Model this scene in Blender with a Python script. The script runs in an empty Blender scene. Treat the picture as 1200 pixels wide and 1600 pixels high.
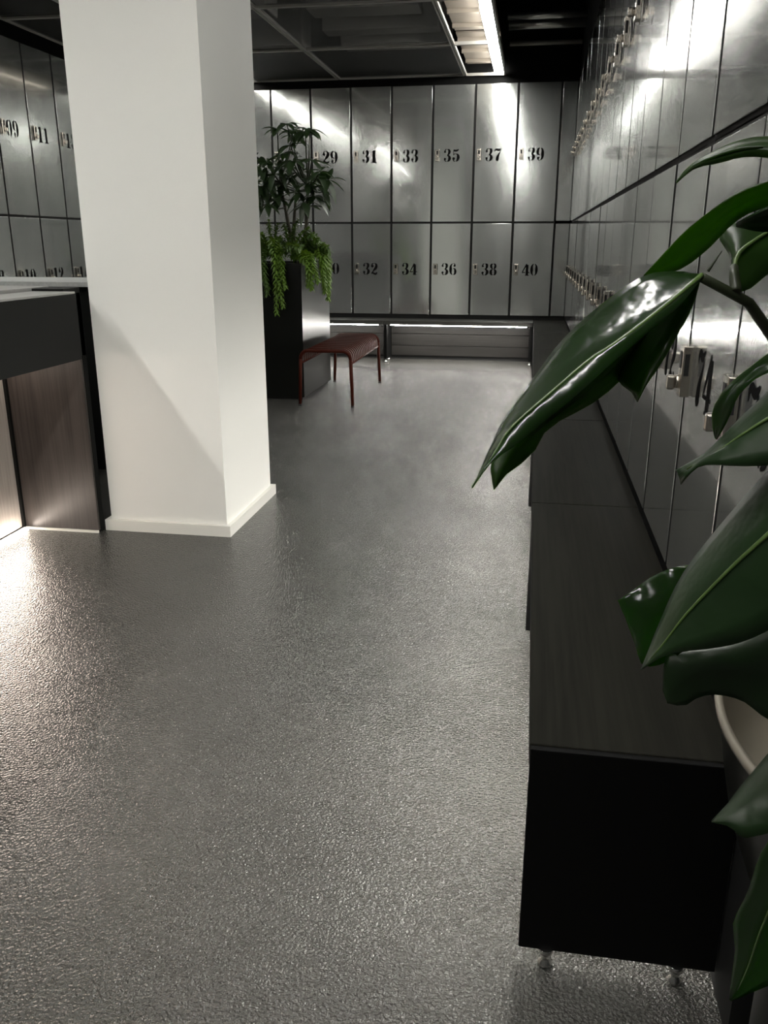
import bpy, bmesh, math, random
from mathutils import Vector, Matrix

random.seed(7)
SC = bpy.context.scene
COL = SC.collection
U = 0.4                                  # one locker width in metres; layout below is in locker widths, floor at z = 0
EYE = 2.88                               # camera height in locker widths

# ------------------------------------------------------------------ camera
F_PX = 1316.3
ROT = ((0.98589, 0.16740, 0.00090), (-0.05178, 0.29980, 0.95260), (-0.15919, 0.93920, -0.30425))
_r, _u, _f = (Vector(v).normalized() for v in ROT)
_r = (_r - _f * _r.dot(_f)).normalized()
_u = _r.cross(_f) * -1 if _r.cross(_f).dot(_u) < 0 else _r.cross(_f)
camd = bpy.data.cameras.new('camera')
cam = bpy.data.objects.new('camera', camd)
COL.objects.link(cam)
camd.sensor_fit = 'VERTICAL'
camd.sensor_height = 36.0
camd.sensor_width = 27.0
camd.lens = F_PX / 1600 * 36.0
camd.clip_start = 0.05
mw = Matrix(((_r.x, _u.x, -_f.x, 0), (_r.y, _u.y, -_f.y, 0), (_r.z, _u.z, -_f.z, EYE * U), (0, 0, 0, 1)))
cam.matrix_world = mw
SC.camera = cam

# ------------------------------------------------------------------ world and exposure
w = bpy.data.worlds.new('world')
SC.world = w
w.use_nodes = True
w.node_tree.nodes['Background'].inputs[0].default_value = (0.9, 1.0, 0.95, 1)
w.node_tree.nodes['Background'].inputs[1].default_value = 0.004
SC.view_settings.view_transform = 'Standard'
SC.view_settings.look = 'None'
SC.view_settings.exposure = 0.0
SC.view_settings.gamma = 1.0
SC.view_settings.use_curve_mapping = False

TUBE_POWER = 46.0                        # ceiling luminaires over the right aisle
TUBE_LEFT = 30.0                         # far half of the left row
TUBE_NEAR = 72.0                         # bays on the viewer's side of the pillar
BENCH_POWER = 165.0                      # light strips under the right bench
FAR_POWER = 170.0                         # light strips under the far bench
DESK_POWER = 32.0                        # light strips in the desk recess


# ------------------------------------------------------------------ materials
def nodes_of(name):
    m = bpy.data.materials.new(name)
    m.use_nodes = True
    nt = m.node_tree
    return m, nt, nt.nodes['Principled BSDF']


def N(nt, kind, **kw):
    n = nt.nodes.new(kind)
    for k, v in kw.items():
        if k in n.inputs:
            n.inputs[k].default_value = v
        else:
            setattr(n, k, v)
    return n


def plain(name, col, rough=0.5, metal=0.0, spec=0.5, coat=0.0, var=0.0, scale=8.0, bump=0.0, bscale=60.0):
    m, nt, b = nodes_of(name)
    b.inputs['Base Color'].default_value = (*col, 1)
    b.inputs['Roughness'].default_value = rough
    b.inputs['Metallic'].default_value = metal
    b.inputs['Specular IOR Level'].default_value = spec
    b.inputs['Coat Weight'].default_value = coat
    tc = N(nt, 'ShaderNodeTexCoord')
    if var > 0:
        no = N(nt, 'ShaderNodeTexNoise', Scale=scale, Detail=4.0)
        nt.links.new(tc.outputs['Object'], no.inputs['Vector'])
        mx = N(nt, 'ShaderNodeMix', data_type='RGBA')
        mx.inputs[6].default_value = (*[c * (1 - var) for c in col], 1)
        mx.inputs[7].default_value = (*[min(1, c * (1 + var)) for c in col], 1)
        nt.links.new(no.outputs['Fac'], mx.inputs[0])
        nt.links.new(mx.outputs[2], b.inputs['Base Color'])
    if bump > 0:
        n2 = N(nt, 'ShaderNodeTexNoise', Scale=bscale, Detail=3.0)
        nt.links.new(tc.outputs['Object'], n2.inputs['Vector'])
        bp = N(nt, 'ShaderNodeBump', Strength=bump, Distance=0.002)
        nt.links.new(n2.outputs['Fac'], bp.inputs['Height'])
        nt.links.new(bp.outputs['Normal'], b.inputs['Normal'])
    return m


def mat_floor():
    m, nt, b = nodes_of('epoxy_floor')
    tc = N(nt, 'ShaderNodeTexCoord')
    # broad wear clouds
    n1 = N(nt, 'ShaderNodeTexNoise', Scale=1.6, Detail=6.0, Roughness=0.65)
    nt.links.new(tc.outputs['Object'], n1.inputs['Vector'])
    cr = N(nt, 'ShaderNodeValToRGB')
    cr.color_ramp.elements[0].position = 0.3
    cr.color_ramp.elements[0].color = (0.040, 0.039, 0.0355, 1)
    cr.color_ramp.elements[1].position = 0.75
    cr.color_ramp.elements[1].color = (0.066, 0.0645, 0.059, 1)
    nt.links.new(n1.outputs['Fac'], cr.inputs[0])
    nt.links.new(cr.outputs[0], b.inputs['Base Color'])
    # orange peel
    n2 = N(nt, 'ShaderNodeTexNoise', Scale=160.0, Detail=1.5, Roughness=0.5)
    nt.links.new(tc.outputs['Object'], n2.inputs['Vector'])
    n3 = N(nt, 'ShaderNodeTexNoise', Scale=2.6, Detail=3.0)
    nt.links.new(tc.outputs['Object'], n3.inputs['Vector'])
    mr = N(nt, 'ShaderNodeMapRange')
    mr.inputs[1].default_value = 0.35
    mr.inputs[2].default_value = 0.65
    mr.inputs[3].default_value = 0.85
    mr.inputs[4].default_value = 1.0
    nt.links.new(n3.outputs['Fac'], mr.inputs[0])
    bp = N(nt, 'ShaderNodeBump', Distance=0.010)
    nt.links.new(mr.outputs[0], bp.inputs['Strength'])
    nt.links.new(n2.outputs['Fac'], bp.inputs['Height'])
    nt.links.new(bp.outputs['Normal'], b.inputs['Normal'])
    b.inputs['Roughness'].default_value = 0.11
    b.inputs['Specular IOR Level'].default_value = 0.42
    return m


def mat_steel(name, col=(0.56, 0.58, 0.565), rough=0.15, coat=1.0):
    m, nt, b = nodes_of(name)
    tc = N(nt, 'ShaderNodeTexCoord')
    oi = N(nt, 'ShaderNodeObjectInfo')
    mp = N(nt, 'ShaderNodeMapping')
    mp.inputs['Scale'].default_value = (5.0, 5.0, 1.4)
    nt.links.new(tc.outputs['Object'], mp.inputs['Vector'])
    add = N(nt, 'ShaderNodeVectorMath', operation='ADD')
    mul = N(nt, 'ShaderNodeVectorMath', operation='SCALE')
    mul.inputs['Scale'].default_value = 1.0
    cmb = N(nt, 'ShaderNodeCombineXYZ')
    mm = N(nt, 'ShaderNodeMath', operation='MULTIPLY')
    mm.inputs[1].default_value = 40.0
    nt.links.new(oi.outputs['Random'], mm.inputs[0])
    nt.links.new(mm.outputs[0], cmb.inputs['X'])
    nt.links.new(mm.outputs[0], cmb.inputs['Z'])
    nt.links.new(mp.outputs[0], add.inputs[0])
    nt.links.new(cmb.outputs[0], add.inputs[1])
    n1 = N(nt, 'ShaderNodeTexNoise', Scale=1.0, Detail=3.0, Roughness=0.5)
    nt.links.new(add.outputs[0], n1.inputs['Vector'])
    mr = N(nt, 'ShaderNodeMapRange')
    mr.inputs[3].default_value = rough - 0.07
    mr.inputs[4].default_value = rough + 0.07
    nt.links.new(n1.outputs['Fac'], mr.inputs[0])
    nt.links.new(mr.outputs[0], b.inputs['Roughness'])
    mx = N(nt, 'ShaderNodeMix', data_type='RGBA')
    mx.inputs[6].default_value = (*[c * 0.86 for c in col], 1)
    mx.inputs[7].default_value = (*[c * 1.12 for c in col], 1)
    nt.links.new(n1.outputs['Fac'], mx.inputs[0])
    nt.links.new(mx.outputs[2], b.inputs['Base Color'])
    b.inputs['Metallic'].default_value = 0.84
    b.inputs['Coat Weight'].default_value = coat
    b.inputs['Coat Roughness'].default_value = 0.04
    b.inputs['Coat IOR'].default_value = 1.45
    b.inputs['Anisotropic'].default_value = 0.5
    tg = N(nt, 'ShaderNodeTangent', direction_type='RADIAL', axis='X')
    nt.links.new(tg.outputs[0], b.inputs['Tangent'])
    n2 = N(nt, 'ShaderNodeTexNoise', Scale=150.0, Detail=1.0)
    nt.links.new(tc.outputs['Object'], n2.inputs['Vector'])
    bp = N(nt, 'ShaderNodeBump', Strength=0.05, Distance=0.0008)
    nt.links.new(n2.outputs['Fac'], bp.inputs['Height'])
    nt.links.new(bp.outputs['Normal'], b.inputs['Coat Normal'])
    nt.links.new(bp.outputs['Normal'], b.inputs['Normal'])
    return m


def mat_wood(name, dark, light, axis='Z', rough=0.45, spec=0.4, bump=0.25):
    """stained oak veneer, grain running along the axis (object space)"""
    m, nt, b = nodes_of(name)
    tc = N(nt, 'ShaderNodeTexCoord')
    mp = N(nt, 'ShaderNodeMapping')
    s = {'X': (1.2, 14, 14), 'Y': (14, 1.2, 14), 'Z': (14, 14, 1.2)}[axis]
    mp.inputs['Scale'].default_value = s
    nt.links.new(tc.outputs['Object'], mp.inputs['Vector'])
    n0 = N(nt, 'ShaderNodeTexNoise', Scale=0.35, Detail=2.0)
    nt.links.new(mp.outputs[0], n0.inputs['Vector'])
    wv = N(nt, 'ShaderNodeTexNoise', Scale=1.6, Detail=5.0, Roughness=0.6, Distortion=0.9)
    nt.links.new(mp.outputs[0], wv.inputs['Vector'])
    mp2 = N(nt, 'ShaderNodeMapping')
    mp2.inputs['Scale'].default_value = tuple(v * 9 if v > 2 else v * 2 for v in s)
    nt.links.new(tc.outputs['Object'], mp2.inputs['Vector'])
    fine = N(nt, 'ShaderNodeTexNoise', Scale=1.0, Detail=2.0)
    nt.links.new(mp2.outputs[0], fine.inputs['Vector'])
    av = N(nt, 'ShaderNodeMath', operation='MULTIPLY_ADD')
    av.inputs[1].default_value = 0.45
    nt.links.new(fine.outputs['Fac'], av.inputs[0])
    hv = N(nt, 'ShaderNodeMath', operation='MULTIPLY')
    hv.inputs[1].default_value = 0.55
    nt.links.new(wv.outputs['Fac'], hv.inputs[0])
    nt.links.new(hv.outputs[0], av.inputs[2])
    cr = N(nt, 'ShaderNodeValToRGB')
    cr.color_ramp.elements[0].position = 0.36
    cr.color_ramp.elements[0].color = (*dark, 1)
    cr.color_ramp.elements[1].position = 0.6
    cr.color_ramp.elements[1].color = (*light, 1)
    nt.links.new(av.outputs[0], cr.inputs[0])
    nt.links.new(cr.outputs[0], b.inputs['Base Color'])
    bp = N(nt, 'ShaderNodeBump', Strength=bump, Distance=0.001)
    nt.links.new(av.outputs[0], bp.inputs['Height'])
    nt.links.new(bp.outputs['Normal'], b.inputs['Normal'])
    b.inputs['Roughness'].default_value = rough
    b.inputs['Specular IOR Level'].default_value = spec
    return m


def mat_leaf(name, col, back, rough=0.28, trans=0.3, bump=0.25, spec=0.6, bscale=26.0):
    m, nt, b = nodes_of(name)
    out = nt.nodes['Material Output']
    tc = N(nt, 'ShaderNodeTexCoord')
    n1 = N(nt, 'ShaderNodeTexNoise', Scale=bscale, Detail=3.0)
    nt.links.new(tc.outputs['Object'], n1.inputs['Vector'])
    mx = N(nt, 'ShaderNodeMix', data_type='RGBA')
    mx.inputs[6].default_value = (*[c * 0.7 for c in col], 1)
    mx.inputs[7].default_value = (*[c * 1.35 for c in col], 1)
    nt.links.new(n1.outputs['Fac'], mx.inputs[0])
    nt.links.new(mx.outputs[2], b.inputs['Base Color'])
    b.inputs['Roughness'].default_value = rough
    b.inputs['Specular IOR Level'].default_value = spec
    bp = N(nt, 'ShaderNodeBump', Strength=bump, Distance=0.004)
    nt.links.new(n1.outputs['Fac'], bp.inputs['Height'])
    nt.links.new(bp.outputs['Normal'], b.inputs['Normal'])
    tr = N(nt, 'ShaderNodeBsdfTranslucent')
    tr.inputs['Color'].default_value = (*back, 1)
    ms = N(nt, 'ShaderNodeMixShader')
    ms.inputs[0].default_value = trans
    nt.links.new(b.outputs[0], ms.inputs[1])
    nt.links.new(tr.outputs[0], ms.inputs[2])
    nt.links.new(ms.outputs[0], out.inputs['Surface'])
    return m


def mat_emit(name, col, s):
    m = bpy.data.materials.new(name)
    m.use_nodes = True
    nt = m.node_tree
    nt.nodes.remove(nt.nodes['Principled BSDF'])
    e = N(nt, 'ShaderNodeEmission', Strength=s)
    e.inputs['Color'].default_value = (*col, 1)
    nt.links.new(e.outputs[0], nt.nodes['Material Output'].inputs['Surface'])
    return m


def mat_mesh_panel():
    """expanded metal: strands with open gaps"""
    m, nt, b = nodes_of('expanded_metal')
    out = nt.nodes['Material Output']
    b.inputs['Base Color'].default_value = (0.022, 0.021, 0.019, 1)
    b.inputs['Roughness'].default_value = 0.55
    b.inputs['Metallic'].default_value = 0.3
    t = N(nt, 'ShaderNodeBsdfTransparent')
    ms = N(nt, 'ShaderNodeMixShader')
    ms.inputs[0].default_value = 0.55
    nt.links.new(b.outputs[0], ms.inputs[1])
    nt.links.new(t.outputs[0], ms.inputs[2])
    nt.links.new(ms.outputs[0], out.inputs['Surface'])
    return m


M = dict(
    floor=mat_floor(),
    steel=mat_steel('lacquered_steel'),
    black=plain('matt_black', (0.010, 0.010, 0.010), 0.6, spec=0.25),
    gap=plain('carcass_and_edge_shade_black', (0.012, 0.012, 0.012), 0.7, spec=0.2),
    darkwall=plain('dark_wall_paint', (0.07, 0.07, 0.068), 0.8, var=0.1),
    void=plain('dark_ceiling_paint', (0.005, 0.005, 0.0048), 0.85, spec=0.1),
    white=plain('white_pillar_paint', (0.83, 0.825, 0.79), 0.65, var=0.015, scale=3, bump=0.05, bscale=120),
    whitegloss=plain('white_gloss_trim', (0.80, 0.79, 0.74), 0.35),
    benchtop=mat_wood('black_stained_oak_top', (0.010, 0.0098, 0.008), (0.016, 0.0155, 0.0125), 'Y', 0.6, 0.03, 0.12),
    benchtop_far=mat_wood('black_stained_oak_top_across', (0.030, 0.029, 0.026), (0.050, 0.049, 0.044), 'X', 0.42, 0.35, 0.12),
    benchpanel=plain('black_stained_panel', (0.003, 0.003, 0.003), 0.6, spec=0.1),
    oak=mat_wood('grey_stained_oak', (0.022, 0.018, 0.016), (0.048, 0.040, 0.036), 'Z', 0.35, 0.5),
    oak_lit=mat_wood('grey_oak_painted_lit', (0.34, 0.30, 0.27), (0.46, 0.42, 0.38), 'Z', 0.4, 0.4),  # same grey oak, lightened in colour to look strongly lit
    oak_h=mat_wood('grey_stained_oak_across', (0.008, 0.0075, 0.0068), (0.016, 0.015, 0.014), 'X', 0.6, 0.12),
    oak_y=mat_wood('grey_stained_oak_along', (0.045, 0.042, 0.038), (0.085, 0.080, 0.073), 'Y', 0.4, 0.5),
    chrome=plain('nickel_lock_metal', (0.62, 0.58, 0.52), 0.25, metal=1.0, bump=0.05, bscale=300),
    foot=plain('chromed_foot', (0.7, 0.7, 0.68), 0.12, metal=1.0),
    number=plain('black_number_vinyl', (0.004, 0.004, 0.004), 0.9, spec=0.05),
    alu=plain('ceiling_bar_metal', (0.42, 0.41, 0.38), 0.4, metal=0.4),
    mesh=mat_mesh_panel(),
    galv=plain('galvanised_tray', (0.26, 0.225, 0.185), 0.5, metal=0.2, var=0.15, scale=6),
    duct=plain('dark_duct_metal', (0.30, 0.29, 0.26), 0.5, metal=0.3, var=0.2),
    pipe=plain('bright_pipe_metal', (0.55, 0.55, 0.52), 0.3, metal=0.9),
    tube=mat_emit('fluorescent_diffuser', (1.0, 0.985, 0.93), TUBE_POWER),
    tube_left=mat_emit('dim_fluorescent_diffuser', (1.0, 0.985, 0.93), TUBE_LEFT),
    tube_near=mat_emit('bright_fluorescent_diffuser', (1.0, 0.985, 0.93), TUBE_NEAR),
    led=mat_emit('bench_light_strip', (1.0, 0.97, 0.90), BENCH_POWER),
    ledfar=mat_emit('far_bench_light_strip', (1.0, 0.97, 0.90), FAR_POWER),
    leddesk=mat_emit('desk_light_strip', (1.0, 0.86, 0.74), DESK_POWER),
    deskblack=plain('desk_black_laminate', (0.007, 0.0075, 0.007), 0.5, spec=0.1),
    desktop=plain('grey_stone_top', (0.30, 0.30, 0.29), 0.35, var=0.15, scale=25),
    slab=plain('pale_terrazzo', (0.45, 0.46, 0.45), 0.3, var=0.25, scale=60),
    planter=plain('dark_planter_laminate', (0.005, 0.0055, 0.0045), 0.3, spec=0.28),
    soil=plain('dark_soil', (0.02, 0.016, 0.012), 0.9, bump=0.8, bscale=60),
    red=plain('iron_red_powder_coat', (0.040, 0.0075, 0.0038), 0.5, spec=0.08),
    trunk=plain('grey_brown_bark', (0.05, 0.045, 0.03), 0.8, bump=0.4, bscale=90),
    leaf_tree=mat_leaf('dark_tree_leaf', (0.018, 0.036, 0.012), (0.03, 0.07, 0.01), 0.4, 0.2, 0.1),
    fern=mat_leaf('yellow_green_fern', (0.10, 0.19, 0.016), (0.14, 0.24, 0.012), 0.5, 0.3, 0.05),
    fern2=mat_leaf('mid_green_fern', (0.06, 0.12, 0.018), (0.10, 0.17, 0.014), 0.5, 0.3, 0.05),
    leaf=mat_leaf('glossy_green_leaf', (0.011, 0.027, 0.007), (0.12, 0.34, 0.003), 0.22, 0.45, 1.0, 0.9, 24.0),
    leaf_thin=mat_leaf('translucent_young_leaf', (0.014, 0.036, 0.006), (0.13, 0.29, 0.004), 0.35, 0.5, 0.5, 0.5),
    leaf_dark=mat_leaf('dark_glossy_leaf', (0.010, 0.030, 0.007), (0.03, 0.09, 0.002), 0.36, 0.25, 0.7, 0.7),
    rib=plain('pale_leaf_rib', (0.07, 0.12, 0.03), 0.4),
    stem=plain('dark_green_stem', (0.016, 0.022, 0.008), 0.45),
    pot=plain('cream_glazed_pot', (0.20, 0.18, 0.145), 0.4),
    wallfar=plain('grey_wall', (0.12, 0.12, 0.115), 0.8),
)


# ------------------------------------------------------------------ mesh helpers (layout units in, metres out)
def empty(name, loc=(0, 0, 0), rz=0.0):
    o = bpy.data.objects.new(name, None)
    o.empty_display_size = 0.05
    COL.objects.link(o)
    o.location = Vector(loc) * U
    o.rotation_euler = (0, 0, rz)
    return o


def tag(o, label=None, cat=None, group=None, kind=None):
    if label:
        o['label'] = label
    if cat:
        o['category'] = cat
    if group:
        o['group'] = group
    if kind:
        o['kind'] = kind
    return o


class MB:
    """collects shapes and links them as one mesh object"""

    def __init__(self, off=(0, 0, 0)):
        self.bm = bmesh.new()
        self.off = Vector(off)

    def v(self, p):
        return self.bm.verts.new((Vector(p) - self.off) * U)

    def box(self, x0, x1, y0, y1, z0, z1, bevel=0.0):
        vs = [self.v((x, y, z)) for z in (z0, z1) for y in (y0, y1) for x in (x0, x1)]
        fs = []
        for a, b_, c, d in ((0, 2, 3, 1), (4, 5, 7, 6), (0, 1, 5, 4), (1, 3, 7, 5), (3, 2, 6, 7), (2, 0, 4, 6)):
            fs.append(self.bm.faces.new((vs[a], vs[b_], vs[c], vs[d])))
        if bevel > 0:
            es = list({e for f in fs for e in f.edges})
            bmesh.ops.bevel(self.bm, geom=es, offset=bevel * U, segments=2, affect='EDGES', profile=0.5)
        return self

    def cyl(self, p0, p1, r0, r1=None, seg=12, caps=True):
        return self.tube([p0, p1], [r0, r0 if r1 is None else r1], seg, caps)

    def tube(self, pts, rad, seg=10, caps=True):
        pts = [Vector(p) for p in pts]
        if not isinstance(rad, (list, tuple)):
            rad = [rad] * len(pts)
        rings = []
        prev = None
        for i, p in enumerate(pts):
            a = pts[max(i - 1, 0)]
            c = pts[min(i + 1, len(pts) - 1)]
            t = (c - a).normalized()
            if prev is None:
                ref = Vector((0, 0, 1)) if abs(t.z) < 0.9 else Vector((1, 0, 0))
                nrm = (ref - t * ref.dot(t)).normalized()
            else:
                nrm = (prev - t * prev.dot(t)).normalized()
            prev = nrm
            bn = t.cross(nrm)
            rings.append([self.v(p + (nrm * math.cos(k * 2 * math.pi / seg) + bn * math.sin(k * 2 * math.pi / seg)) * rad[i])
                          for k in range(seg)])
        for i in range(len(rings) - 1):
            for k in range(seg):
                f = self.bm.faces.new((rings[i][k], rings[i][(k + 1) % seg], rings[i + 1][(k + 1) % seg], rings[i + 1][k]))
                f.smooth = True
        if caps:
            self.bm.faces.new(list(reversed(rings[0])))
            self.bm.faces.new(rings[-1])
        return self

    def lathe(self, c, prof, seg=48, sx=1.0, sy=1.0, cap0=False, cap1=False):
        """profile of (radius, z) around the vertical through c"""
        rings = []
        for r, z in prof:
            rings.append([self.v((c[0] + math.cos(k * 2 * math.pi / seg) * r * sx, c[1] + math.sin(k * 2 * math.pi / seg) * r * sy, c[2] + z))
                          for k in range(seg)])
        for i in range(len(rings) - 1):
            for k in range(seg):
                f = self.bm.faces.new((rings[i][k], rings[i][(k + 1) % seg], rings[i + 1][(k + 1) % seg], rings[i + 1][k]))
                f.smooth = True
        if cap0:
            self.bm.faces.new(list(reversed(rings[0])))
        if cap1:
            self.bm.faces.new(rings[-1])
        return self

    def grid(self, rows, smooth=True):
        vs = [[self.v(p) for p in r] for r in rows]
        for i in range(len(vs) - 1):
            for k in range(len(vs[0]) - 1):
                f = self.bm.faces.new((vs[i][k], vs[i][k + 1], vs[i + 1][k + 1], vs[i + 1][k]))
                f.smooth = smooth
        return self

    def prism(self, poly, y0, y1, fx):
        """extrude a polygon; fx maps (a, b, depth) to a point"""
        a = [self.v(fx(p[0], p[1], y0)) for p in poly]
        b_ = [self.v(fx(p[0], p[1], y1)) for p in poly]
        n = len(poly)
        self.bm.faces.new(a)
        self.bm.faces.new(list(reversed(b_)))
        for i in range(n):
            self.bm.faces.new((a[i], b_[i], b_[(i + 1) % n], a[(i + 1) % n]))
        return self

    def build(self, name, mat, parent=None, solid=0.0, fix=True):
        if fix:
            bmesh.ops.recalc_face_normals(self.bm, faces=self.bm.faces[:])
        me = bpy.data.meshes.new(name)
        self.bm.to_mesh(me)
        self.bm.free()
        o = bpy.data.objects.new(name, me)
        COL.objects.link(o)
        me.materials.append(M[mat] if isinstance(mat, str) else mat)
        if parent is not None:
            o.parent = parent
        else:
            o.location = self.off * U
        if solid > 0:
            s = o.modifiers.new('thickness', 'SOLIDIFY')
            s.thickness = solid
            s.offset = 0
        return o


def struct(name, mb, mat):
    return tag(mb.build(name, mat), kind='structure')


def at(px, py, y):
    """point at depth y (layout units) on the sight line of a photo pixel, floor at 0"""
    d = _r * ((px - 600) / F_PX) + _u * (-(py - 800) / F_PX) + _f
    p = d * (y / d.y)
    return Vector((p.x, p.y, p.z + EYE))


def spline(pts, n):
    """resample a polyline of tuples as a smooth curve at n points"""
    P = [Vector(p) for p in pts]
    if len(P) == 2:
        return [P[0].lerp(P[1], i / (n - 1)) for i in range(n)]
    dense = []
    for i in range(len(P) - 1):
        p0 = P[i - 1] if i > 0 else P[0] * 2 - P[1]
        p1, p2 = P[i], P[i + 1]
        p3 = P[i + 2] if i + 2 < len(P) else P[-1] * 2 - P[-2]
        for k in range(12):
            t = k / 12
            dense.append(0.5 * ((2 * p1) + (p2 - p0) * t + (2 * p0 - 5 * p1 + 4 * p2 - p3) * t * t + (3 * p1 - p0 - 3 * p2 + p3) * t ** 3))
    dense.append(P[-1])
    acc = [0.0]
    for i in range(1, len(dense)):
        acc.append(acc[-1] + (dense[i] - dense[i - 1]).length)
    out = []
    j = 0
    for i in range(n):
        s = acc[-1] * i / (n - 1)
        while j < len(acc) - 2 and acc[j + 1] < s:
            j += 1
        t = (s - acc[j]) / max(acc[j + 1] - acc[j], 1e-9)
        out.append(dense[j].lerp(dense[j + 1], min(max(t, 0), 1)))
    return out


# ------------------------------------------------------------------ room dimensions (locker widths)
D = 21.89                                # far locker fronts
XR = 0.824                               # right locker fronts
XL = -9.62                               # left locker fronts
LB, LM, LT = 1.145, 3.358, 6.426         # locker bottom, joint between the two rows, top
ZC = 6.63                                # metal ceiling
ZTOP = 8.2                               # structural ceiling
BT = 1.04                                # bench top
YB = -7.0                                # wall behind the camera
DEPTH = 1.2                              # locker depth

# ------------------------------------------------------------------ structure
struct('floor', MB().box(XL - 1.5, 3.2, YB - 0.2, D + 1.6, -0.25, 0), 'floor')
struct('ceiling', MB().box(XL - 1.5, 3.2, YB - 0.2, D + 1.6, ZTOP, ZTOP + 0.25), 'void')
struct('wall_far', MB().box(XL - 1.5, 3.2, D + DEPTH + 0.1, D + DEPTH + 0.35, 0, ZTOP), 'darkwall')
struct('wall_left', MB().box(XL - DEPTH - 0.35, XL - DEPTH - 0.1, YB, D + DEPTH + 0.1, 0, ZTOP), 'darkwall')
struct('wall_right', MB().box(XR + DEPTH + 0.1, XR + DEPTH + 0.35, YB, D + DEPTH + 0.1, 0, ZTOP), 'darkwall')
struct('wall_back', MB().box(XL - 1.5, 3.2, YB - 0.2, YB, 0, ZTOP), 'wallfar')
# black bulkhead over the lockers, black recess behind the benches
struct('trim_1', MB().box(XL - 0.0, XR + 0.0, D + 0.02, D + DEPTH + 0.1, LT + 0.01, ZTOP), 'void')
struct('trim_2', MB().box(XR + 0.02, XR + DEPTH + 0.1, 2.594, D + DEPTH + 0.1, LT + 0.01, ZTOP), 'void')
struct('trim_3', MB().box(XL - DEPTH - 0.1, XL - 0.02, 10.99, D + DEPTH + 0.1, LT + 0.01, ZTOP), 'void')
struct('trim_4', MB().box(XL, XR + 0.04, D + 0.05, D + 0.12, 0, LB), 'black')
struct('trim_5', MB().box(XR + 0.05, XR + 0.12, 2.62, D + 0.05, 0, LB), 'black')
struct('trim_6', MB().box(XL - 0.12, XL - 0.05, 10.99, D + 0.05, 0, LB), 'black')

# ------------------------------------------------------------------ stencil numerals
def ribbon(pts, wid, n=16):
    c = spline([(p[0], p[1], 0) for p in pts], n)
    ws = spline([(v, 0, 0) for v in wid], n) if False else None
    out_l, out_r = [], []
    for i in range(n):
        a, b_ = c[max(i - 1, 0)], c[min(i + 1, n - 1)]
        t = (b_ - a).normalized()
        nn = Vector((-t.y, t.x, 0))
        f = i / (n - 1) * (len(wid) - 1)
        k = min(int(f), len(wid) - 2)
        wv = wid[k] + (wid[k + 1] - wid[k]) * (f - k)
        out_l.append(c[i] + nn * wv / 2)
        out_r.append(c[i] - nn * wv / 2)
    return [out_l, out_r]


def ball(cx, cy, r, n=14):
    return [(cx + r * math.cos(k * 2 * math.pi / n), cy + r * math.sin(k * 2 * math.pi / n)) for k in range(n)]


def rect(x0, x1, y0, y1):
    return [(x0, y0), (x1, y0), (x1, y1), (x0, y1)]


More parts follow.
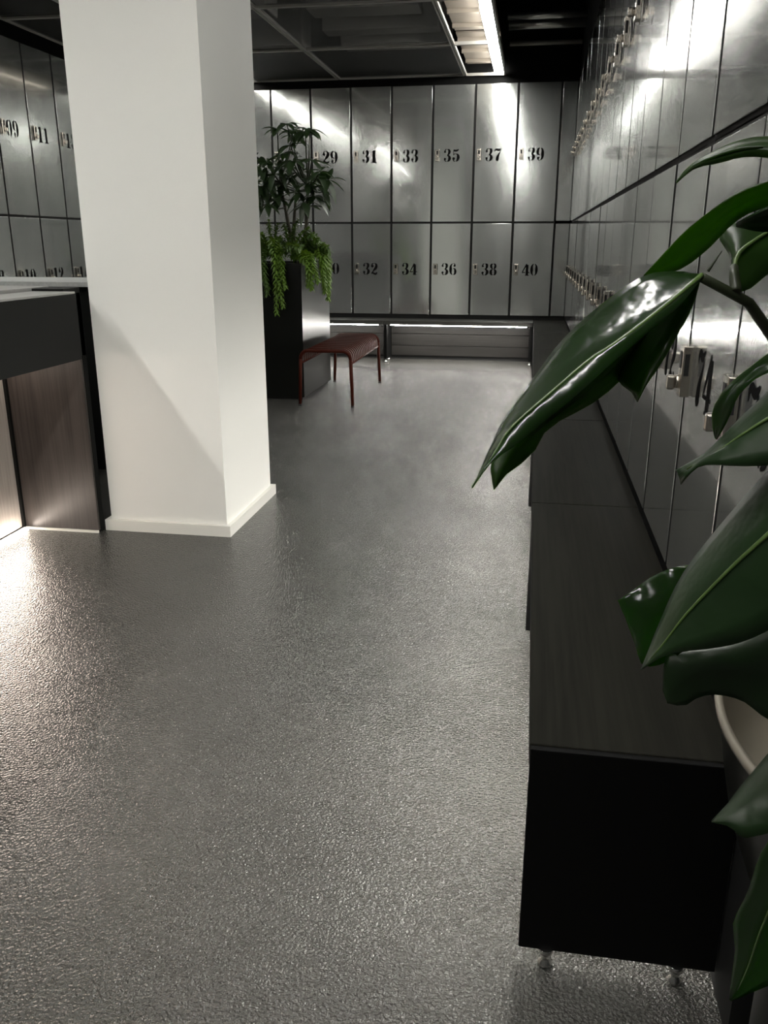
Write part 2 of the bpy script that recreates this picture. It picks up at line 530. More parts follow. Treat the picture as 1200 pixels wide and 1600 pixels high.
GLYPH = {
    '0': ([([(.27, .98), (.15, .80), (.13, .5), (.15, .20), (.27, .02)], [.04, .17, .25, .17, .04]),
           ([(.39, .98), (.51, .80), (.53, .5), (.51, .20), (.39, .02)], [.04, .17, .25, .17, .04])], []),
    '1': ([([(.10, .84), (.22, .90), (.30, .97)], [.03, .08, .06])],
          [rect(.22, .46, .04, .97), rect(.08, .60, 0, .055)]),
    '2': ([([(.10, .78), (.18, .93), (.30, .975)], [.08, .09, .03]),
           ([(.34, .98), (.50, .88), (.53, .72), (.45, .54), (.28, .36), (.10, .14)], [.03, .18, .25, .20, .09, .05]),
           ([(.06, .10), (.20, .15), (.36, .07), (.50, .07), (.58, .22)], [.06, .13, .15, .15, .06])],
          [ball(.165, .73, .115)]),
    '3': ([([(.10, .80), (.18, .94), (.29, .975)], [.06, .08, .03]),
           ([(.33, .98), (.48, .90), (.50, .75), (.44, .60), (.32, .52)], [.03, .18, .22, .16, .04]),
           ([(.32, .50), (.48, .43), (.53, .27), (.47, .11), (.33, .02)], [.04, .17, .25, .19, .03]),
           ([(.29, .02), (.17, .06), (.09, .2)], [.03, .08, .06])],
          [ball(.14, .78, .085), ball(.14, .22, .095)]),
    '4': ([([(.42, .97), (.24, .64), (.05, .29)], [.10, .09, .05])],
          [rect(.03, .30, .23, .30), rect(.34, .56, .05, .90), rect(.56, .66, .23, .30), rect(.28, .64, 0, .05)]),
    '5': ([([(.14, .90), (.30, .86), (.46, .89), (.58, .98)], [.14, .15, .15, .04]),
           ([(.16, .55), (.24, .61), (.31, .63)], [.03, .06, .03]),
           ([(.34, .63), (.50, .52), (.54, .32), (.47, .11), (.34, .02)], [.03, .18, .25, .19, .03]),
           ([(.30, .02), (.17, .06), (.09, .2)], [.03, .08, .06])],
          [rect(.12, .17, .50, .92), ball(.155, .24, .115)]),
    '6': ([([(.29, .98), (.15, .80), (.13, .5), (.15, .20), (.29, .02)], [.04, .17, .25, .18, .04]),
           ([(.34, .58), (.50, .50), (.54, .30), (.50, .12), (.37, .02)], [.03, .16, .22, .17, .04]),
           ([(.34, .98), (.46, .95), (.54, .84)], [.03, .07, .05])],
          [ball(.47, .80, .095)]),
    '7': ([([(.09, .70), (.12, .86), (.24, .90), (.42, .85), (.60, .97)], [.03, .12, .17, .15, .04]),
           ([(.59, .86), (.48, .62), (.36, .40), (.32, .22), (.31, .10)], [.04, .07, .15, .24, .27])],
          [ball(.31, .125, .125)]),
    '8': ([([(.30, .98), (.17, .90), (.15, .76), (.20, .62), (.30, .54)], [.03, .16, .20, .16, .03]),
           ([(.36, .98), (.49, .90), (.51, .76), (.46, .62), (.36, .54)], [.03, .16, .20, .16, .03]),
           ([(.30, .50), (.16, .42), (.13, .26), (.17, .10), (.30, .02)], [.03, .17, .23, .17, .03]),
           ([(.36, .50), (.50, .42), (.53, .26), (.49, .10), (.36, .02)], [.03, .17, .23, .17, .03])], []),
}
s6 = GLYPH['6']
GLYPH['9'] = ([([(.66 - x, 1 - y) for x, y in p], list(wv)) for p, wv in s6[0]],
              [[(.66 - x, 1 - y) for x, y in q] for q in s6[1]])


def number_mesh(mb, text, x0, zc, h=0.285, y=-0.004, adv=0.72):
    """stencil numerals standing 0.004 in front of the plane y = 0"""
    for i, ch in enumerate(text):
        ox = x0 + i * adv * h
        strokes, polys = GLYPH[ch]
        for pts, wid in strokes:
            l, r = ribbon(pts, wid)
            P = lambda v, yy: Vector((ox + v.x * h, yy, zc - h / 2 + v.y * h))
            mb.grid([[P(a, y), P(b_, y)] for a, b_ in zip(l, r)], False)
        for q in polys:
            vs = [mb.v((ox + a * h, y - 0.0004, zc - h / 2 + b_ * h)) for a, b_ in q]
            mb.bm.faces.new(vs)


# ------------------------------------------------------------------ lockers
GAP = 0.052
HU, HL = LT - LM - 0.022, LM - LB - 0.022     # door heights


def door_obj(wd, h, parent):
    m = MB()
    m.box(GAP / 2, wd - GAP / 2, 0, 0.016, 0, h, bevel=0.003)
    o = m.build('door', 'steel', parent)
    o.data.materials.append(M['gap'])                        # steel edge faces coloured black for the shade in the gaps
    for p in o.data.polygons:
        if abs(p.normal.y) < 0.35:
            p.material_index = 1
    return o


def carcass_obj(wd, h, parent):
    m = MB()
    m.box(0.003, wd - 0.003, 0.022, DEPTH, -0.025, h + 0.025)
    return m.build('carcass', 'gap', parent)


def lock_parts(parent, zc):
    """combination lock: housing with dial slots, turn knob"""
    m = MB()
    m.box(0.070, 0.175, -0.050, 0, zc - 0.13, zc + 0.13, bevel=0.006)
    h = m.build('lock', 'chrome', parent)
    s = MB()
    s.box(0.102, 0.144, -0.053, -0.050, zc + 0.015, zc + 0.10)
    s.box(0.067, 0.070, -0.040, -0.016, zc - 0.02, zc + 0.09)
    s.box(0.175, 0.178, -0.040, -0.016, zc - 0.02, zc + 0.09)
    s.build('dial_window', 'black', h)
    k = MB()
    k.cyl((0.123, -0.050, zc - 0.055), (0.123, -0.068, zc - 0.055), 0.036, 0.034, 16)
    k.box(0.101, 0.145, -0.112, -0.068, zc - 0.098, zc - 0.022, bevel=0.012)
    k.build('turn_knob', 'chrome', h)
    return h


PROTO = {}


def locker(kind, wd, text, loc, rz, label, group=None):
    """kind: 'upper' or 'lower'. First of each kind is built, the rest are copies with shared meshes."""
    h = HU if kind == 'upper' else HL
    zl = (4.89 if kind == 'upper' else 2.255) - (LM + 0.022 if kind == 'upper' else LB)
    root = empty('locker', loc, rz)
    tag(root, label, 'locker', group)
    key = (kind, wd)
    if key not in PROTO:
        PROTO[key] = [carcass_obj(wd, h, root), door_obj(wd, h, root), lock_parts(root, zl)]
    else:
        for ch in PROTO[key]:
            c = ch.copy()
            COL.objects.link(c)
            c.parent = root
            for g in ch.children:
                if g.name.startswith('number'):
                    continue
                d = g.copy()
                COL.objects.link(d)
                d.parent = c
    dr = [c for c in root.children if c.name.startswith('door')][0]
    a = Vector((random.uniform(-1, 1), random.uniform(-1, 1))) * (0.0045 if rz == 0 else 0.0015)
    dr.rotation_euler = (a.x, 0, a.y)
    dr.location = (0, 0.002, 0)
    m = MB()
    number_mesh(m, text, 0.265, zl, y=-0.002)
    m.build('number', 'number', dr)
    return root


for i in range(10):                                             # far wall, 21 to 40 from left to right
    x = -9.533 + i
    a, b_ = 21 + 2 * i, 22 + 2 * i
    locker('upper', 1.0, '%02d' % a, (x, D, LM + 0.022), 0, 'steel upper locker on the far wall with black stencil number %02d' % a, 'lockers on the far wall')
    locker('lower', 1.0, '%02d' % b_, (x, D, LB), 0, 'steel lower locker on the far wall with black stencil number %02d' % b_, 'lockers on the far wall')
WR = 1.0393
for i in range(18):                                             # right wall, 41 in the far corner, growing towards the viewer
    y = 3.633 - WR + (18 - i) * WR
    a, b_ = 41 + 2 * i, 42 + 2 * i
    locker('upper', WR, '%02d' % a, (XR, y, LM + 0.022), -math.pi / 2, 'glossy steel upper locker number %02d in the right-hand row seen at a slant' % a, 'lockers on the right wall')
    locker('lower', WR, '%02d' % b_, (XR, y, LB), -math.pi / 2, 'glossy steel lower locker number %02d over the right bench seen at a slant' % b_, 'lockers on the right wall')
for i in range(10):                                             # left wall, 01 nearest
    y = 15.15 + (i - 4) * 1.04
    a, b_ = 1 + 2 * i, 2 + 2 * i
    locker('upper', 1.04, '%02d' % a, (XL, y, LM + 0.022), math.pi / 2, 'steel upper locker number %02d on the left wall beyond the desk' % a, 'lockers on the left wall')
    locker('lower', 1.04, '%02d' % b_, (XL, y, LB), math.pi / 2, 'steel lower locker number %02d on the left wall beyond the desk' % b_, 'lockers on the left wall')


def filler(wd, loc, rz, label):
    r = empty('filler_panel', loc, rz)
    tag(r, label, 'panel')
    for z0, z1 in ((LB, LM - 0.03), (LM + 0.03, LT)):
        m = MB()
        m.box(0.02, wd - 0.004, 0, 0.05, z0, z1, bevel=0.008)
        m.build('panel', 'steel', r)


filler(XR - 0.467, (0.467, D, 0), 0, 'narrow blank steel panel closing the corner beside locker 39')
yr_end = 3.633 - WR + 18 * WR
filler(D - yr_end, (XR, D, 0), -math.pi / 2, 'blank steel panel closing the far end of the right locker row')

# ------------------------------------------------------------------ benches
def foot(m, x, y):
    m.lathe((x, y, 0), [(0.032, 0), (0.032, 0.018), (0.018, 0.03), (0.016, 0.06), (0.03, 0.066), (0.03, 0.088)], 14, cap0=True, cap1=True)


def right_bench(y0, y1, label, near_panel):
    r = empty('bench', ((0.084 + 0.87) / 2, (y0 + y1) / 2, 0))
    tag(r, label, 'bench', 'bench sections along the right lockers')
    off = r.location / U
    m = MB(off)
    m.box(0.084, 0.85, y0 + (0.032 if near_panel else 0.004), y1 - 0.004, BT - 0.10, BT, bevel=0.006)
    m.build('seat', 'benchtop', r)
    ys = [(y1 - 0.20, y1 - 0.12)]
    if near_panel:
        ys.append((y0, y0 + 0.03))
    for a, b_ in ys:
        m = MB(off)
        m.box(0.086, 0.868, a, b_, 0.085, BT - 0.101 if not near_panel or a > y0 + 1 else BT - 0.005, bevel=0.004)
        p = m.build('leg_panel', 'benchpanel', r)
        for x in (0.20, 0.72):
            m = MB(off)
            foot(m, x, (a + b_) / 2)
            tag(m.build('foot', 'foot', p), 'small chromed levelling foot')
    m = MB(off)
    m.box(0.83, 0.865, y0 + 0.09, y1 - 0.21, 0.10, BT - 0.16)
    m.build('back_panel', 'oak_y', r)
    m = MB(off)
    m.box(0.13, 0.17, y0 + 0.15, y1 - 0.26, BT - 0.128, BT - 0.102)
    m.build('light_strip', 'led', r)


RB = [2.85, 6.10, 9.30, 12.5, 15.7, 18.9, 21.12]
RBL = ['black-stained bench section nearest the viewer with a black end panel',
       'second black bench section from the viewer on the right',
       'third black bench section from the viewer, under the big glossy leaf',
       'fourth black bench section from the viewer along the right wall',
       'fifth black bench section from the viewer along the right wall',
       'black bench section at the far corner of the right wall']
for i in range(6):
    right_bench(RB[i], RB[i + 1], RBL[i], i == 0)


def far_bench(x0, x1, label, right_panel):
    r = empty('bench', ((x0 + x1) / 2, 21.5, 0))
    tag(r, label, 'bench', 'bench sections along the far lockers')
    off = r.location / U
    m = MB(off)
    m.box(x0 + 0.004, x1 - 0.004, 21.14, D + 0.04, BT - 0.10, BT, bevel=0.006)
    m.build('seat', 'benchtop_far', r)
    xs = [(x0 + 0.004, x0 + 0.08)]
    if right_panel:
        xs.append((x1 - 0.08, x1 - 0.004))
    for a, b_ in xs:
        m = MB(off)
        m.box(a, b_, 21.14, D + 0.02, 0.085, BT - 0.101, bevel=0.004)
        p = m.build('leg_panel', 'benchpanel', r)
        for y in (21.24, 21.75):
            m = MB(off)
            foot(m, (a + b_) / 2, y)
            m.build('foot', 'foot', p)
    z = 0.10
    for k, h in enumerate((0.26, 0.30, 0.17)):
        m = MB(off)
        m.box(x0 + 0.085, x1 - 0.085, D + 0.0, D + 0.035, z, z + h - 0.012, bevel=0.004)
        m.build('back_board', 'oak_h', r)
        z += h
    m = MB(off)
    m.box(x0 + 0.16, x1 - 0.16, 21.24, 21.29, BT - 0.125, BT - 0.102)
    m.build('light_strip', 'ledfar', r)


far_bench(XL + 0.05, -6.75, 'black bench section on the far wall hidden behind the white pillar', False)
far_bench(-6.75, -3.60, 'black bench section on the far wall behind the red stool', False)
far_bench(-3.60, 0.082, 'black bench section on the far wall under lockers 34 to 40', True)
# corner top joining the two runs
m = MB()
m.box(0.086, 0.85, 21.124, D + 0.04, BT - 0.10, BT, bevel=0.006)
cb = m.build('bench_corner', 'benchtop')
tag(cb, 'black square corner piece joining the right and far benches', 'bench')

# ------------------------------------------------------------------ pillar
pr = empty('pillar', (-3.60, 8.59, 0))
tag(pr, 'square white painted pillar in the middle of the room', 'pillar')
off = pr.location / U
MB(off).box(-4.235, -2.965, 7.83, 9.35, 0, ZTOP).build('shaft', 'white', pr)
m = MB(off)
for (x0, x1, y0, y1) in ((-4.285, -2.915, 7.78, 7.83), (-4.285, -2.915, 9.35, 9.40), (-4.285, -4.235, 7.83, 9.35), (-2.965, -2.915, 7.83, 9.35)):
    m.box(x0, x1, y0, y1, 0, 0.115)
tag(m.build('baseboard', 'whitegloss', pr), 'low white baseboard around the pillar')

# ------------------------------------------------------------------ reception desk
dk = empty('reception_desk', (-4.7, 5.4, 0))
tag(dk, 'black reception desk with overhanging counter and glowing recess, left of the pillar', 'desk')
off = dk.location / U
ZB = 1.82                                                   # underside of the overhanging counter
YD0, YD1 = 1.8, 7.72
m = MB(off); m.box(-4.62, -4.19, YD0, 7.50, ZB, 2.425, bevel=0.006); m.build('counter_box', 'deskblack', dk)
m = MB(off); m.box(-4.62, -4.192, YD0, 7.50, 2.426, 2.446, bevel=0.004); tag(m.build('counter_top', 'desktop', dk), 'pale grey counter top')
m = MB(off); m.box(-6.3, -4.63, YD0, 7.80, 2.40, 2.478, bevel=0.005); m.build('work_top', 'desktop', dk)
m = MB(off); m.box(-5.24, -5.165, YD0, 7.72, 0.03, 2.40); tag(m.build('front_panel', 'oak_lit', dk), 'grained front panel, colour lightened as if washed with light')
m = MB(off); m.box(-6.3, -4.31, 7.725, 7.80, 0.0, 2.42); m.build('end_panel', 'deskblack', dk)
m = MB(off); m.box(-4.63, -4.31, 7.50, 7.80, ZB, 2.47, bevel=0.004); m.build('end_block', 'deskblack', dk)
m = MB(off); m.box(-5.165, -4.315, 7.690, 7.724, 0.025, ZB - 0.002); tag(m.build('end_lining', 'oak', dk), 'grey stained oak lining of the end panel')
m = MB(off); m.box(-5.165, -5.135, 7.655, 7.690, 0.02, ZB); m.build('corner_post', 'deskblack', dk)
m = MB(off); m.box(-5.165, -4.315, 7.672, 7.690, 0.0, 0.025); m.build('bottom_rail', 'whitegloss', dk)
m = MB(off); m.box(-5.11, -5.06, 6.2, 7.60, 0.012, 0.04); m.build('light_strip', 'leddesk', dk)
m = MB(off); m.box(-5.10, -5.05, 6.2, 7.55, ZB - 0.03, ZB - 0.002); m.build('light_strip', 'leddesk', dk)
m = MB(off); m.box(-5.165, -4.62, YD0, 7.69, ZB - 0.001, ZB + 0.04); m.build('counter_soffit', 'deskblack', dk)

bc = empty('back_counter', (-6.9, 10.8, 0))
tag(bc, 'low counter with a pale stone slab top behind the reception desk', 'counter')
off = bc.location / U
m = MB(off); m.box(-8.6, -4.55, 9.95, 11.3, 2.36, 2.418, bevel=0.006); m.build('slab', 'slab', bc)
m = MB(off); m.box(-8.5, -4.65, 10.1, 11.2, 0, 2.36); m.build('cabinet', 'deskblack', bc)

# ------------------------------------------------------------------ ceiling
def frame_bars(m, x0, x1, y0, y1):
    t = 0.035
    z0, z1 = ZC - 0.04, ZC + 0.02
    m.box(x0, x1, y0, y0 + t, z0, z1)
    m.box(x0, x1, y1 - t, y1, z0, z1)
    m.box(x0, x0 + t, y0 + t, y1 - t, z0, z1)
    m.box(x1 - t, x1, y0 + t, y1 - t, z0, z1)


DARK = (4,)                            # unlit bays
YROWS = [21.86 - 3.27 * k for k in range(9)]
NTH = ['at the far wall', 'second from the far wall', 'third from the far wall', 'fourth from the far wall', 'fifth from the far wall',
       'sixth from the far wall', 'seventh from the far wall', 'eighth from the far wall']
COLS = [(-9.4, -7.80, 'left edge column', 0), (-7.80, -6.85, 'left lamp column', 1), (-6.85, -4.80, 'column left of the pillar', 0),
        (-4.80, -1.79, 'wide middle column', 0), (-1.79, -0.84, 'right lamp column', 1)]
for k in range(8):
    y1, y0 = YROWS[k], YROWS[k + 1]
    for (x0, x1, nm, lit) in COLS:
        if x0 < -3 < x1 and y0 < 9.4 and y1 > 7.8:
            continue
        r = empty('ceiling_panel', ((x0 + x1) / 2, (y0 + y1) / 2, ZC))
        tag(r, 'metal mesh ceiling panel in the %s, %s' % (nm, NTH[k]), 'ceiling panel', 'metal mesh ceiling panels')
        off = r.location / U
        m = MB(off)
        frame_bars(m, x0 + 0.008, x1 - 0.008, y0 + 0.008, y1 - 0.008)
        m.build('frame', 'alu', r)
        if not lit:
            m = MB(off)
            m.box(x0 + 0.04, x1 - 0.04, y0 + 0.04, y1 - 0.04, ZC - 0.008, ZC)
            m.build('mesh_sheet', 'mesh', r)
        if lit and (k not in DARK) and not (x0 > -3 and k == 3):
            lr = empty('ceiling_light', (x1 - 0.18, (y0 + y1) / 2, ZC))
            tag(lr, 'long white ceiling light in the %s, %s' % (nm, NTH[k]), 'ceiling light', 'ceiling lights')
            off = lr.location / U
            m = MB(off)
            m.box(x1 - 0.265, x1 - 0.05, y0 + (0.62 if k == 1 else 0.16), y1 - 0.10, ZC - 0.005, ZC + 0.09, bevel=0.006)
            m.build('diffuser', 'tube_near' if k > 4 else 'tube' if x0 > -3 else 'tube_left', lr)
            m = MB(off)
            m.box(x1 - 0.285, x1 - 0.026, y0 + 0.10, y1 - 0.06, ZC + 0.092, ZC + 0.2)
            m.box(x1 - 0.046, x1 - 0.026, y0 + 0.10, y1 - 0.06, ZC - 0.045, ZC + 0.092)
            if x0 < -3:
                m.box(x1 - 0.305, x1 - 0.285, y0 + 0.10, y1 - 0.06, ZC - 0.09, ZC + 0.2)  # unseen side plate, added to shield the left wall from the tube
            m.build('housing', 'galv', lr)
            tr = empty('cable_tray', ((x0 + x1) / 2, (y0 + y1) / 2, ZC + 0.4))
            tag(tr, 'galvanised tray above the mesh in the %s, %s' % (nm, NTH[k]), 'tray', 'trays above the lamp columns')
            off = tr.location / U
            m = MB(off)
            m.box(x0 + 0.05, x1 - 0.29, y0 + 0.1, y1 - 0.1, ZC + 0.20, ZC + 0.23)
            m.build('tray_base', 'galv', tr)
            for q in range(3):
                yy = y0 + 0.5 + q * 1.05
                m = MB(off)
                m.box(x0 + 0.05, x1 - 0.34, yy, yy + 0.10, ZC + 0.13, ZC + 0.20)
                m.build('bracket', 'galv', tr)
# ducts and pipes in the void
for j, (y, z, r_) in enumerate(((20.6, 7.35, 0.10), (19.9, 7.35, 0.07), (21.7, 7.2, 0.05))):
    m = MB((-0.1, y, z))
    m.cyl((-0.78, y, z), (XR + 0.015, y, z), r_, seg=16)
    tag(m.build('pipe', 'pipe' if j < 2 else 'duct'), ['thick bright pipe crossing the dark ceiling void on the right',
        'thin bright pipe beside the thick one in the dark ceiling void', 'thin dim pipe crossing the void close to the far wall'][j], 'pipe', 'pipes in the ceiling void')
for j, (x0, x1, y0, y1, z0, z1) in enumerate(((-4.4, -2.0, 20.2, 20.9, 7.0, 8.2), (-4.5, -2.1, 18.9, 19.4, 7.0, 8.2), (-4.3, -2.2, 12.4, 13.2, 7.0, 8.2),
                                               (-4.4, -2.3, 17.2, 17.9, 7.0, 8.2), (-6.4, -5.1, 17.0, 17.8, 7.0, 8.2), (-6.5, -5.2, 20.0, 20.8, 7.0, 8.2))):
    m = MB(((x0 + x1) / 2, (y0 + y1) / 2, z0))
    m.box(x0, x1, y0, y1, z0, z1, bevel=0.03)
    tag(m.build('duct', 'duct'), ['wide dark duct above the far middle mesh panel', 'narrow dark duct just behind the mesh cross bar', 'dark duct above the third middle mesh panel',
        'dark duct above the second middle mesh panel', 'short dark duct left of the mesh seam above the tree', 'short dark duct by the far wall above the tree'][j], 'duct', 'ducts above the mesh ceiling')

# ------------------------------------------------------------------ tall planter with tree and ferns
PX0, PX1, PY0, PY1, PZ = -6.35, -4.20, 15.62, 17.85, 2.52
pl = empty('tall_planter', ((PX0 + PX1) / 2, (PY0 + PY1) / 2, 0))
tag(pl, 'tall square dark planter box behind the red stool', 'planter')
off = pl.location / U
m = MB(off)
for (x0, x1, y0, y1) in ((PX0, PX1, PY0, PY0 + 0.06), (PX0, PX1, PY1 - 0.06, PY1), (PX0, PX0 + 0.06, PY0 + 0.06, PY1 - 0.06), (PX1 - 0.06, PX1, PY0 + 0.06, PY1 - 0.06)):
    m.box(x0, x1, y0, y1, 0.05, PZ)
m.build('box', 'planter', pl)
m = MB(off); m.box(PX0 + 0.05, PX1 - 0.05, PY0 + 0.05, PY1 - 0.05, 0, 0.05); m.build('plinth', 'black', pl)
m = MB(off); m.box(PX0 + 0.06, PX1 - 0.06, PY0 + 0.06, PY1 - 0.06, PZ - 0.25, PZ - 0.12); m.build('soil', 'soil', pl)


def leaflet(m, p, d, ln, wd, droop=0.25, n=6, up=Vector((0, 0, 1))):
    """one pointed leaf blade growing from p along d"""
    d = d.normalized()
    s = d.cross(up)
    if s.length < 1e-3:
        s = Vector((1, 0, 0))
    s.normalize()
    nn = s.cross(d)
    rows = []
    for i in range(n + 1):
        t = i / n
        c = p + d * (ln * t) + Vector((0, 0, -droop * ln * t * t))
        wv = wd * math.sin(math.pi * min(1, t ** 0.85 * 0.97 + 0.03)) * (1 if t < 1 else 0) + 0.0015
        rows.append([c - s * wv + nn * wv * 0.25, c, c + s * wv + nn * wv * 0.25])
    m.grid(rows)


tree = empty('umbrella_tree', (at(463, 385, 16.5).x, 16.5, PZ - 0.12))
tag(tree, 'small dark-leaved tree with fingered leaves growing in the tall planter', 'tree')
off = tree.location / U
CL = [(410, 262), (416, 276), (446, 262), (495, 278), (474, 316), (436, 312), (433, 201), (448, 194), (458, 205), (477, 206), (484, 203), (454, 227), (419, 251), (460, 213), (487, 250), (501, 267), (450, 277), (427, 272), (413, 289),
      (480, 287), (513, 281), (467, 301), (490, 306), (425, 301), (482, 322), (404, 268), (408, 308), (440, 290), (497, 290), (436, 262), (470, 270), (505, 300), (398, 290),
      (418, 318), (458, 252), (444, 240)]
rng = random.Random(3)
base = at(463, 385, 16.5)
base.z = PZ - 0.12
tops = [at(463, 300, 16.45), at(438, 285, 16.6), at(481, 290, 16.3)]
m = MB(off)
joints = []
for i, t in enumerate(tops):
    b0 = base + Vector((0.05 * i - 0.02, -0.06 * i, 0)) if i != 1 else Vector(base)
    pts = spline([b0, b0.lerp(t, 0.45) + Vector((0.05 * (i - 1), 0, 0.0)), t], 8)
    m.tube(pts, [0.05 - 0.004 * q for q in range(8)], 8)
    joints.append(pts)
m.build('trunk', 'trunk', tree)
tw = MB(off)
fo = MB(off)
for (px, py) in CL:
    c = at(px, py, 16.45 + rng.uniform(-0.55, 0.45))
    bp_ = min((q for pts in joints for q in pts[4:]), key=lambda q: (q - c).length)
    tw.tube(spline([bp_, bp_.lerp(c, 0.5) + Vector((0, 0, -0.06)), c], 6), [0.018, 0.016, 0.014, 0.012, 0.011, 0.010], 5)
    ax = (c - bp_ + Vector((0, 0, 0.25))).normalized()
    e1 = ax.orthogonal().normalized()
    e2 = ax.cross(e1)
    k = rng.choice((6, 7, 7, 8))
    a0 = rng.uniform(0, 6.28)
    for q in range(k):
        a = a0 + q * 2 * math.pi / k + rng.uniform(-0.2, 0.2)
        d = e1 * math.cos(a) + e2 * math.sin(a) + ax * rng.uniform(-0.05, 0.45) + Vector((0, 0, -0.12))
        leaflet(fo, c, d, rng.uniform(0.27, 0.40), rng.uniform(0.052, 0.072), rng.uniform(0.1, 0.55))
tw.build('twigs', 'stem', tree)
fo.build('foliage', 'leaf_tree', tree)


def frond(m, pts, ln, wd, n, taper=True):
    P = spline(pts, n)
    for i in range(1, n):
        t = (P[i] - P[i - 1]).normalized()
        f = i / n
        sz = (1 - 0.55 * f) if taper else 1
        for s in range(4):
            a = s * math.pi / 2 + i * 0.9
            e = t.orthogonal().normalized()
            e2 = t.cross(e)
            d = e * math.cos(a) + e2 * math.sin(a) + t * 0.8
            leaflet(m, P[i], d, ln * sz * rng.uniform(0.7, 1.15), wd, 0.35, 3)
    m.tube(P, 0.008, 4)


def fern(name_pts, mat, label, ln=0.17, wd=0.022, n=30):
    p0 = name_pts[0][0]
    r = empty('fern', p0)
    tag(r, label, 'fern', 'ferns spilling over the tall planter')
    off_ = r.location / U
    for pts in name_pts:
        m = MB(off_)
        frond(m, pts, ln, wd, n)
        m.build('frond', mat, r)


def ov(px0, py0, px1, py1, px2, py2, px3, py3, y):
    return [at(px0, py0, y + 0.45), at(px1, py1, y + 0.02), at(px2, py2, y - 0.16), at(px3, py3, y - 0.14)]


yf = PY0
fern([ov(424, 372, 428, 385, 431, 430, 432, 488, yf), ov(432, 380, 438, 392, 441, 425, 446, 448, yf), ov(428, 372, 434, 396, 436, 440, 442, 478, yf)],
     'fern', 'bright green fern hanging longest down the front of the tall planter')
fern([ov(410, 378, 410, 396, 413, 425, 418, 458, yf), ov(408, 376, 408, 402, 412, 430, 420, 450, yf)],
     'fern2', 'small dull green fern hanging beside the white pillar')
fern([ov(462, 395, 476, 398, 484, 420, 487, 450, yf), ov(470, 392, 485, 400, 490, 418, 497, 438, yf), ov(455, 398, 470, 398, 480, 412, 482, 446, yf)],
     'fern', 'bright green fern draping over the front right corner of the tall planter')
fern([[at(500, 385, 16.5), at(508, 398, 16.4), at(512, 430, 16.35), at(513, 466, 16.3)], [at(496, 388, 16.2), at(503, 402, 16.0), at(505, 430, 15.9), at(508, 455, 15.9)],
      [at(503, 384, 16.8), at(512, 405, 16.7), at(513, 425, 16.7), at(511, 450, 16.6)]],
     'fern', 'bright green fern hanging down the right side of the tall planter')
# upright ferns and grassy tufts on top
def tuft(pxs, mat, label, y):
    c = at(pxs[0][0], pxs[0][1], y)
    r = empty('fern', c)
    tag(r, label, 'fern', 'ferns spilling over the tall planter')
    off_ = r.location / U
    m = MB(off_)
    for (bx, by, tx, ty) in pxs:
        b0 = at(bx, by, y + rng.uniform(-0.3, 0.3))
        t0 = at(tx, ty, y + rng.uniform(-0.5, 0.3))
        frond(m, [b0, b0.lerp(t0, 0.55) + Vector((0, 0, 0.08)), t0], 0.2, 0.026, 16)
    m.build('fronds', mat, r)


tuft([(424, 395, 420, 346), (420, 395, 406, 366), (426, 395, 412, 380), (428, 396, 434, 352), (418, 398, 404, 372)], 'fern2', 'upright feathery fern beside the white pillar on top of the planter', 16.1)
tuft([(452, 396, 444, 350), (455, 396, 462, 352), (456, 396, 482, 358), (458, 398, 490, 366), (450, 397, 432, 372), (452, 396, 466, 345)], 'fern2', 'spiky green tuft around the foot of the tree', 16.3)
tuft([(478, 398, 498, 374), (480, 398, 512, 386), (476, 398, 506, 380), (482, 400, 514, 392), (470, 398, 480, 372), (474, 398, 494, 370)], 'fern2', 'dark low fern spreading to the right edge of the planter', 16.4)
tuft([(440, 402, 424, 390), (446, 402, 452, 384), (458, 402, 466, 386), (436, 400, 418, 384), (468, 402, 478, 388), (430, 402, 416, 392)], 'fern2', 'low dark fern covering the front of the planter soil', 15.95)

# ------------------------------------------------------------------ slatted red stool
st = empty('slatted_stool', (-3.62, 16.45, 0))
tag(st, 'rust red slatted metal stool bench beside the tall planter', 'stool')
off = st.location / U
SX0, SX1, SY0, SY1, SZ = -4.10, -3.165, 15.04, 17.92, 1.045
RT = 0.033


def arc(c, a0, a1, r, fx, n=7):
    return [fx(c[0] + r * math.cos(a0 + (a1 - a0) * i / (n - 1)), c[1] + r * math.sin(a0 + (a1 - a0) * i / (n - 1))) for i in range(n)]


def splay(z, s):
    return s * 0.045 * (1 - z / SZ)


for y, s in ((SY0, -1), (SY1, 1)):
    rr = 0.15
    fx = lambda a, b_: Vector((a, y, b_))
    top = arc((SX0 + rr, SZ - RT - rr), math.pi, math.pi / 2, rr, fx) + arc((SX1 - rr, SZ - RT - rr), math.pi / 2, 0, rr, fx)
    MB(off).tube(top, RT, 10).build('end_hoop', 'red', st)
    for x in (SX0, SX1):
        sx = -1 if x == SX0 else 1
        m = MB(off)
        m.tube([(x, y, SZ - RT - rr), (x + sx * 0.01, y + s * 0.0, 0.55), (x + sx * 0.03, y, 0.02)], [RT, RT, RT * 0.92], 10)
        lg = m.build('leg', 'red', st)
        m = MB(off)
        m.cyl((x + sx * 0.03, y, 0.0), (x + sx * 0.03, y, 0.03), RT * 1.05, seg=10)
        m.build('glide', 'black', lg)
for x in (SX0 + 0.005, SX1 - 0.005):
    m = MB(off)
    m.tube([(x, SY0, SZ - 0.26), (x, SY1, SZ - 0.26)], 0.02, 8)
    m.build('side_rail', 'red', st)
NS = 19
